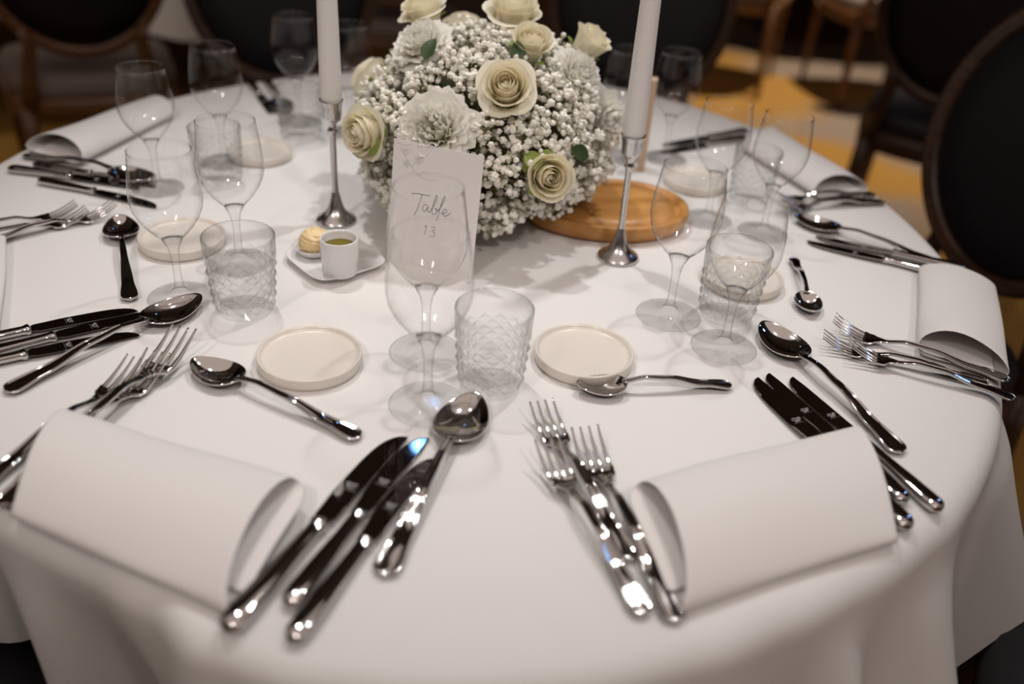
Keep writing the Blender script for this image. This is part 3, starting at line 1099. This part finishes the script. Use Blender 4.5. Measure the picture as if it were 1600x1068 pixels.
def rose_mesh(seed, R, opened):
    rg = random.Random(seed)
    mb = MB()
    mb.add(lathe([(0, 0.70 * R), (0.07 * R, 0.68 * R), (0.13 * R, 0.5 * R), (0.14 * R, 0)], 10))
    layers = [(2, 0.17, 0.86, 0.0, 0.55), (3, 0.27, 0.92, 0.0, 0.42), (3, 0.38, 0.94, 0.0, 0.30), (4, 0.49, 0.92, 0.04, 0.18), (4, 0.60, 0.86, 0.2, 0.06),
              (5, 0.70, 0.74, 0.5, 0.0)]
    if opened:
        layers.append((4, 0.82, 0.46, 1.0, 0.0))
    for k, (n, rad, top, curl, cl) in enumerate(layers):
        off = rg.uniform(0, 6)
        for i in range(n):
            a = off + 2 * pi * i / n + rg.uniform(-0.12, 0.12)
            mb.add(petal(0.10 * R + 0.35 * rad * R, rad * R * rg.uniform(0.96, 1.05), -0.62 * R, top * R * rg.uniform(0.95, 1.04), a,
                         (1.75 if n < 3 else 1.35 if k < 5 else 1.0) * rg.uniform(0.95, 1.08), curl * rg.uniform(0.7, 1.2), R, close=cl))
    return mb.mesh('rose', M_rose)


def sepal_mesh(R):
    mb = MB()
    mb.add(lathe([(0, -0.80 * R), (0.16 * R, -0.78 * R), (0.27 * R, -0.66 * R), (0.30 * R, -0.55 * R), (0.2 * R, -0.5 * R)], 16))
    for i in range(5):
        mb.add(petal(0.26 * R, 0.72 * R, -0.62 * R, 0.02 * R, i * 2 * pi / 5, 0.30, 0.5, R, 5, 6))
    return mb.mesh('sepals', M_sepal)


def carnation_mesh(seed, R):
    rg = random.Random(seed)
    mb = MB()
    for n, rad, top, curl, cl in ((4, 0.22, 0.80, 0.0, 0.3), (6, 0.40, 0.80, 0.0, 0.15), (7, 0.58, 0.74, 0.1, 0.0), (8, 0.74, 0.62, 0.4, 0.0), (8, 0.88, 0.44, 0.7, 0.0),
                                  (9, 1.00, 0.22, 1.0, 0.0)):
        off = rg.uniform(0, 6)
        for i in range(n):
            mb.add(petal(0.12 * R, rad * R * rg.uniform(0.92, 1.08), -0.45 * R, top * R * rg.uniform(0.90, 1.10), off + 2 * pi * i / n + rg.uniform(-0.2, 0.2),
                         rg.uniform(0.62, 0.85), curl, R, 13, 7, close=cl, frill=0.085, fph=rg.uniform(0, 6)))
    mb.add(lathe([(0, -0.75 * R), (0.25 * R, -0.7 * R), (0.32 * R, -0.3 * R), (0.4 * R, 0), (0, 0.05 * R)], 14), 1)
    return mb.mesh('carnation', [M_carn, M_sepal])


def face(n, spin):
    return (Vector(n).to_track_quat('Z', 'Y').to_matrix().to_4x4() @ Matrix.Rotation(spin, 4, 'Z'))


BLOOMS = []
roses = [((-0.056, 0.072, 0.974), (-0.35, -0.10, 0.95), 0.0300, 1), ((0.048, 0.075, 0.980), (0.05, -0.25, 0.97), 0.0350, 1),
         ((0.072, 0.000, 0.965), (0.15, -0.50, 0.86), 0.0290, 0), ((0.052, -0.072, 0.939), (-0.05, -0.80, 0.62), 0.0320, 1),
         ((0.136, 0.066, 0.952), (0.55, -0.05, 0.85), 0.0310, 0), ((0.100, -0.104, 0.860), (0.25, -0.93, 0.25), 0.0330, 0),
         ((-0.098, -0.066, 0.881), (-0.62, -0.78, 0.10), 0.0310, 1), ((-0.02, 0.17, 0.93), (-0.1, 0.8, 0.6), 0.031, 1), ((0.12, 0.15, 0.88), (0.6, 0.75, 0.3), 0.031, 0),
         ((-0.12, 0.11, 0.88), (-0.8, 0.5, 0.3), 0.031, 1)]
for i, (p, n, R, op) in enumerate(roses):
    nn = Vector(n).normalized()
    c = local(p) + nn * 0.012
    o = ob('rose', rose_mesh(20 + i, R, op), flowers)
    o.matrix_local = Matrix.Translation(c) @ face(nn, i * 1.3)
    ob('sepals', sepal_mesh(R), o)
    BLOOMS.append((Vector(p) + nn * 0.008, R))
carns = [((-0.054, 0.012, 0.960), (-0.40, -0.45, 0.80), 0.0310), ((0.128, 0.010, 0.940), (0.50, -0.50, 0.70), 0.0290),
         ((0.166, 0.018, 0.886), (0.72, -0.65, 0.25), 0.0330), ((-0.022, -0.106, 0.900), (-0.2, -0.80, 0.55), 0.0370), ((0.03, 0.19, 0.87), (0.1, 0.95, 0.2), 0.033)]
for i, (p, n, R) in enumerate(carns):
    nn = Vector(n).normalized()
    o = ob('carnation', carnation_mesh(40 + i, R), flowers)
    o.matrix_local = Matrix.Translation(local(p) + nn * 0.004) @ face(nn, i)
    BLOOMS.append((Vector(p) + nn * 0.008, R))


def leaf_mesh(L, W):
    V, F = [], []
    for j in range(9):
        v = j / 8
        w = W * sin(pi * min(1, v * 0.98 + 0.02)) ** 0.8 * (1 - 0.25 * v)
        for i in range(5):
            u = -1 + i / 2
            V.append((w * u, L * v, 0.12 * L * sin(pi * v) - 0.25 * w * (1 - abs(u)) + 0.0008))
    for j in range(8):
        for i in range(4):
            F.append((j * 5 + i, j * 5 + i + 1, (j + 1) * 5 + i + 1, (j + 1) * 5 + i))
    return me('leaf', V, F, M_leaf), me('leaf_light', V, F, M_sepal)


lf, lf2 = leaf_mesh(0.030, 0.011)
for i, (p, n, light) in enumerate([((-0.045, -0.03, 0.955), (-0.3, -0.6, 0.7), 0), ((0.112, -0.02, 0.935), (0.4, -0.6, 0.7), 0), ((0.078, -0.110, 0.885), (-0.2, -0.9, 0.4), 1),
                                   ((0.060, -0.03, 0.958), (0.1, -0.8, 0.6), 0), ((-0.085, -0.085, 0.878), (-0.2, -0.9, 0.1), 1), ((0.125, -0.085, 0.885), (0.6, -0.7, 0.3), 0),
                                   ((-0.065, 0.07, 0.96), (-0.2, -0.3, 0.9), 1)]):
    o = ob('leaf', lf2 if light else lf, flowers)
    nn = Vector(n).normalized()
    o.matrix_local = Matrix.Translation(local(p) + nn * 0.006) @ face(nn, i * 2.1)


def crumple(rg, r):
    t = (1 + sqrt(5)) / 2
    P = [(-1, t, 0), (1, t, 0), (-1, -t, 0), (1, -t, 0), (0, -1, t), (0, 1, t), (0, -1, -t), (0, 1, -t), (t, 0, -1), (t, 0, 1), (-t, 0, -1), (-t, 0, 1)]
    T = [(0, 11, 5), (0, 5, 1), (0, 1, 7), (0, 7, 10), (0, 10, 11), (1, 5, 9), (5, 11, 4), (11, 10, 2), (10, 7, 6), (7, 1, 8), (3, 9, 4), (3, 4, 2), (3, 2, 6),
         (3, 6, 8), (3, 8, 9), (4, 9, 5), (2, 4, 11), (6, 2, 10), (8, 6, 7), (9, 8, 1)]
    V = [Vector(p).normalized() for p in P]
    F = []
    cache = {}
    def mid(a, b):
        k = (min(a, b), max(a, b))
        if k not in cache:
            cache[k] = len(V)
            V.append((V[a] + V[b]).normalized())
        return cache[k]
    for a, b, c in T:
        x, y, z = mid(a, b), mid(b, c), mid(c, a)
        F += [(a, x, z), (b, y, x), (c, z, y), (x, y, z)]
    return [v * (r * (rg.uniform(0.98, 1.16) if i < 12 else rg.uniform(0.74, 0.95))) for i, v in enumerate(V)], F


def sprig_mesh(seed, n=78):
    """grows along +z from the origin; a cloud of tiny blossoms on forked threads"""
    rg = random.Random(seed)
    mb = MB()
    hubs = [Vector((rg.uniform(-0.014, 0.014), rg.uniform(-0.014, 0.014), rg.uniform(0.018, 0.034))) for _ in range(7)]
    for h in hubs:
        mb.add(tube([(0, 0, -0.01), h * 0.5 + Vector((0.002, 0, 0)), h], 0.0005, 4), 2)
    for i in range(n):
        h = hubs[i % 7]
        d = Vector((rg.gauss(0, 1), rg.gauss(0, 1), rg.gauss(0.25, 0.8)))
        d.normalize()
        p = h + Vector((d.x * rg.uniform(0.006, 0.026), d.y * rg.uniform(0.006, 0.026), d.z * rg.uniform(0.004, 0.020)))
        mb.add(tube([h, p], 0.00032, 3), 2)
        big = rg.random() < 0.72
        r = rg.uniform(0.0031, 0.0047) if big else rg.uniform(0.0014, 0.0024)
        V, F = crumple(rg, r)
        mb.add((V, F), 0 if big else 1, Matrix.Translation(p))
    return mb.mesh('baby_breath_sprig', [M_bb, M_bud, M_twig], False)


SPR = [sprig_mesh(100 + k) for k in range(7)]
NS = 100
for i in range(NS):
    z = 1 - 1.62 * (i + 0.5) / NS
    ph = i * 2.399963
    r = sqrt(max(0, 1 - z * z))
    n = Vector((r * cos(ph), r * sin(ph), z))
    p = Vector((FC.x + n.x * FS.x * 0.80, FC.y + n.y * FS.y * 0.80, max(FC.z + n.z * FS.z * 0.80, TZ + (0.045 if n.x > 0.3 else 0.024))))
    nn = Vector((n.x / FS.x, n.y / FS.y, n.z / FS.z)).normalized()
    if z < -0.15:
        h = Vector((n.x, n.y)).normalized() * max(r, 0.86)
        p = Vector((FC.x + h.x * FS.x * 0.74, FC.y + h.y * FS.y * 0.74, TZ + (0.064 if n.x > 0.3 else 0.048) + 0.10 * (z + 0.62) * 0.4))
        nn = Vector((n.x, n.y, -0.42)).normalized()
    q = p + nn * 0.03
    sc_ = 1.0
    for b, R in BLOOMS:                                    # blossoms give way around the big blooms
        if (q - b).length < R * 1.0:
            sc_ = 0.62
    o = ob('baby_breath_sprig', SPR[i % 7], flowers)
    o.matrix_local = Matrix.Translation(local(p)) @ face(nn, rnd.uniform(0, 6)) @ Matrix.Scale(sc_ * rnd.uniform(0.92, 1.1), 4)


# ---------------------------------------------------------------- napkins (a loosely rolled fold, open at the end a = 0)
NSEC = [(0.96, 0.0015), (0.7, 0.0015), (0.4, 0.0015), (0.1, 0.0015), (0.02, 0.0026), (-0.01, 0.006), (0.01, 0.0095), (0.08, 0.0128), (0.22, 0.0168), (0.45, 0.0205),
        (0.66, 0.0212), (0.84, 0.0185), (0.95, 0.0145), (1.0, 0.0105), (0.985, 0.0072), (0.92, 0.0055), (0.75, 0.0048), (0.5, 0.0048), (0.25, 0.0050), (0.14, 0.0055)]


def napkin(label, a0t0, a0t1, a1t0, a1t1, hs=1.0, base=0.0, seed=1):
    rg = random.Random(seed)
    ph = [rg.uniform(0, 6) for _ in range(6)]
    NA = 26
    c = Vector(((a0t0[0] + a0t1[0] + a1t0[0] + a1t1[0]) / 4, (a0t0[1] + a0t1[1] + a1t0[1] + a1t1[1]) / 4, 0))
    V, F = [], []
    for k in range(NA + 1):
        a = k / NA
        for m, (t_, z) in enumerate(NSEC):
            p0 = Vector((*a0t0, 0)).lerp(Vector((*a1t0, 0)), a)
            p1 = Vector((*a0t1, 0)).lerp(Vector((*a1t1, 0)), a)
            tt = t_ + 0.010 * sin(5 * a + ph[0]) + (0.05 * sin(2.6 * a + ph[1]) * (a ** 1) if 0 < m < 4 else 0)
            p = p0.lerp(p1, tt)
            ax = (Vector((*a0t0, 0)) - Vector((*a1t0, 0))).normalized()      # the top layer stops short of the open mouth
            p += ax * ((1 - a) ** 3 * (-0.012 * sin(pi * (m - 6) / 8) if 6 < m < 14 else (0.007 if m >= 15 else 0.002)))
            hh = z
            if 6 <= m <= 13:
                hh = 0.007 + (z - 0.007) * hs * (1 - 0.30 * a + 0.08 * sin(4 * a + ph[2]))
                hh += 0.0008 * sin(9 * a + 5 * t_ + ph[3])
            p.z = hh + base * sm(t_ * 2.2)
            V.append(p - c)
    n = len(NSEC)
    for k in range(NA):
        for i in range(n - 1):
            F.append((k * n + i, (k + 1) * n + i, (k + 1) * n + i + 1, k * n + i + 1))
    o = ob('napkin', me('napkin', V, F, M_napkin), None, (c.x, c.y, TZ + 0.0004))
    md = o.modifiers.new('thick', 'SOLIDIFY')
    md.thickness = 0.0013
    md.offset = 0
    md = o.modifiers.new('smooth', 'SUBSURF')
    md.levels = md.render_levels = 1
    tag(o, label, 'napkin', 'folded white napkins')
    return o


napkin('white rolled napkin at the front left, open end towards the knives', (-0.0997, -0.6775), (-0.0742, -0.5585), (-0.2831, -0.6016), (-0.2916, -0.4901), 1.5, 0.010, 1)
napkin('white rolled napkin at the front right, covering two knives', (0.2143, -0.6436), (0.1839, -0.5304), (0.3941, -0.5548), (0.3956, -0.4242), 1.5, 0.010, 2)
napkin('white rolled napkin at the right edge, before the nearest oval chair', (0.5943, -0.2945), (0.5097, -0.2611), (0.660, -0.100), (0.577, -0.066), 1.7, 0.0, 3)
napkin('white rolled napkin at the back left table edge', (-0.6278, 0.1113), (-0.5288, 0.0624), (-0.5421, 0.3495), (-0.4762, 0.2828), 1.8, 0.0, 4)
napkin('white rolled napkin at the back right, seen through a wine glass', (0.591, 0.2013), (0.500, 0.1500), (0.5011, 0.4400), (0.4255, 0.3323), 1.7, 0.0, 5)
napkin('white napkin cut off by the left picture edge', (-0.53, -0.425), (-0.413, -0.365), (-0.625, -0.225), (-0.510, -0.168), 0.8, 0.0, 6)


# ---------------------------------------------------------------- chairs with oval backs (front towards +y)
def chair_proto(name, woodm, seatm):
    r = ob(name, None)
    # seat cushion
    n = 96
    def rg(f, z):
        out = []
        for i in range(n):
            a = 2 * pi * i / n
            c, s = cos(a), sin(a)
            x = 0.225 * f * (abs(c) ** 0.55) * (1 if c > 0 else -1)
            y = 0.215 * f * (abs(s) ** 0.55) * (1 if s > 0 else -1)
            out.append((x * (1 + 0.10 * y / 0.215), y, z))
        return out
    ob('seat_cushion', me('seat_cushion', *loft([rg(0.97, 0.425), rg(1.0, 0.44), rg(1.0, 0.465), rg(0.95, 0.482), rg(0.7, 0.492), rg(0.3, 0.496)]), seatm), r)
    ob('seat_rail', me('seat_rail', *loft([rg(0.98, 0.365), rg(1.04, 0.37), rg(1.05, 0.42), rg(1.0, 0.43)]), woodm), r)
    for sx in (-1, 1):
        ob('leg', me('front_leg', *tube([(sx * 0.215, 0.19, 0.40), (sx * 0.215, 0.19, 0.34), (sx * 0.217, 0.193, 0.325), (sx * 0.22, 0.195, 0.0)],
                                        [0.024, 0.024, 0.021, 0.011], 14), woodm), r)
        ob('leg', me('rear_leg', *tube([(sx * 0.17, -0.20, 0.42), (sx * 0.175, -0.205, 0.30), (sx * 0.18, -0.235, 0.12), (sx * 0.185, -0.275, 0.0)],
                                       [0.023, 0.022, 0.018, 0.014], 14), woodm), r)
        ob('back_post', me('back_post', *tube([(sx * 0.165, -0.205, 0.41), (sx * 0.150, -0.213, 0.50), (sx * 0.135, -0.222, 0.575), (sx * 0.145, -0.230, 0.62)],
                                              [0.022, 0.019, 0.017, 0.017], 12), woodm), r)
    tilt = radians(9)
    def oval(f, yo):
        out = []
        for i in range(64):
            a = 2 * pi * i / 64
            x, z = 0.232 * f * cos(a), 0.252 * f * sin(a)
            y = yo - 0.10 * (x / 0.232) ** 2 * -0.25
            out.append((x, -0.245 + y * cos(tilt) - z * sin(tilt), 0.785 + z * cos(tilt) + y * sin(tilt)))
        return out
    rings = [oval(1.0, 0.012), oval(0.985, 0.022), oval(0.955, 0.024), oval(0.935, 0.018), oval(0.915, 0.020), oval(0.885, 0.017), oval(0.87, 0.004),
             oval(0.87, -0.016), oval(0.93, -0.022), oval(0.985, -0.018), oval(1.0, -0.006), oval(1.0, 0.012)]
    ob('back_frame', me('back_frame', *loft(rings, False), woodm), r)
    tag(ob('back_pad', me('back_pad', *loft([oval(0.88, 0.008), oval(0.84, 0.020), oval(0.6, 0.030), oval(0.3, 0.035), oval(0.03, 0.036)]), M_uph), r), 'black upholstered pad')
    tag(ob('rear_pad', me('rear_pad', *loft([oval(0.88, -0.012), oval(0.6, -0.022), oval(0.03, -0.026)]), M_uph), r), 'black upholstered rear panel')
    return r


CH_ = 'oval backed banquet chairs'
dark = chair_proto('oval_back_chair', M_chairdark, M_uph)
pale = chair_proto('oval_back_chair', M_chairwood, M_seatpale)
used = set()


def chair(src, x, y, deg, label, s=1.0):
    """deg is the heading the sitter would look along"""
    if src.name in used:
        o = copy_tree(src)
    else:
        o = src
        used.add(src.name)
    o.location = (x, y, 0)
    o.rotation_euler = (0, 0, radians(deg - 90))
    o.scale = (s,) * 3
    tag(o, label, 'chair', CH_)


def to_centre(x, y):
    return math.degrees(math.atan2(-y, -x))


chair(dark, 0.70, 0.29, 198, 'dark oval backed chair nearest the right picture edge, behind the right napkin')
chair(dark, 1.33, 1.62, 58, 'dark oval backed chair behind the nearest right hand one')
chair(dark, 0.30, 1.02, 262, 'dark oval backed chair behind the flowers and right candle')
chair(dark, -0.46, 0.98, 292, 'dark oval backed chair behind the left candle')
chair(dark, -0.86, 0.36, -18, 'dark chair at the left picture edge behind the rolled napkin')
chair(dark, 0.84, -0.46, 150, 'black seated chair under the cloth at the lower right corner')
chair(dark, -0.475, -0.685, 54, 'black chair under the cloth at the lower left corner')
chair(pale, -1.20, 1.48, 118, 'brown chair with a pale seat turned away at the upper left')
chair(pale, 1.05, 3.55, 75, 'brown wooden chair far back, left of the far pair')
chair(pale, 1.70, 3.45, 95, 'brown wooden chair far back, right of the far pair')
chair(pale, 2.15, 2.70, 130, 'brown chair with a pale seat behind the dark right chair')
chair(pale, -0.45, 2.35, 100, 'brown chair blurred far behind the left wine glasses')


# ---------------------------------------------------------------- the neighbouring tables
def far_cloth(R, drop, seed):
    rg = random.Random(seed)
    p1, p2 = rg.uniform(0, 6), rg.uniform(0, 6)
    NA = 160
    rows = [[(R * 0.5 * cos(2 * pi * i / NA), R * 0.5 * sin(2 * pi * i / NA), 0) for i in range(NA)]]
    for t_ in (0, 0.5, 1):
        rows.append([((R - 0.01 + 0.01 * sin(t_ * pi / 2)) * cos(2 * pi * i / NA), (R - 0.01 + 0.01 * sin(t_ * pi / 2)) * sin(2 * pi * i / NA), -0.01 + 0.01 * cos(t_ * pi / 2)) for i in range(NA)])
    for k in range(1, 13):
        row = []
        for i in range(NA):
            a = 2 * pi * i / NA
            s = k / 12 * drop * (1 + 0.22 * cos(4 * a + p1))
            rr = R + s * (0.06 + 0.14 * (0.5 + 0.5 * sin(11 * a + p2 + sin(3 * a))))
            row.append((rr * cos(a), rr * sin(a), -0.01 - s))
        rows.append(row)
    V = [(0, 0, 0)] + [p for r in rows for p in r]
    F = [(0, 1 + i, 1 + (i + 1) % NA) for i in range(NA)]
    for k in range(len(rows) - 1):
        for i in range(NA):
            j = (i + 1) % NA
            F.append((1 + k * NA + i, 1 + (k + 1) * NA + i, 1 + (k + 1) * NA + j, 1 + k * NA + j))
    return V, F


for x, y, R, drop, where in ((-1.95, 2.75, 0.80, 0.36, 'upper left'), (1.75, 4.75, 0.80, 0.24, 'upper right')):
    t = thing('banquet_table', 'neighbouring round banquet table at the ' + where, 'table', 'neighbouring banquet tables', (x, y, 0))
    ob('tabletop', me('far_tabletop', *lathe([(0, 0.71), (R - 0.03, 0.71), (R - 0.03, 0.742), (0, 0.742)], 48), M_chairdark), t)
    ob('pedestal', me('far_pedestal', *lathe([(0, 0), (0.3, 0), (0.3, 0.03), (0.06, 0.08), (0.05, 0.71)], 24), M_chairdark), t)
    o = ob('tablecloth', me('far_tablecloth', *far_cloth(R, drop, 3), M_cloth), None, (x, y, TZ))
    tag(o, 'white tablecloth hanging from the neighbouring table at the ' + where, 'tablecloth', 'neighbouring tablecloths')
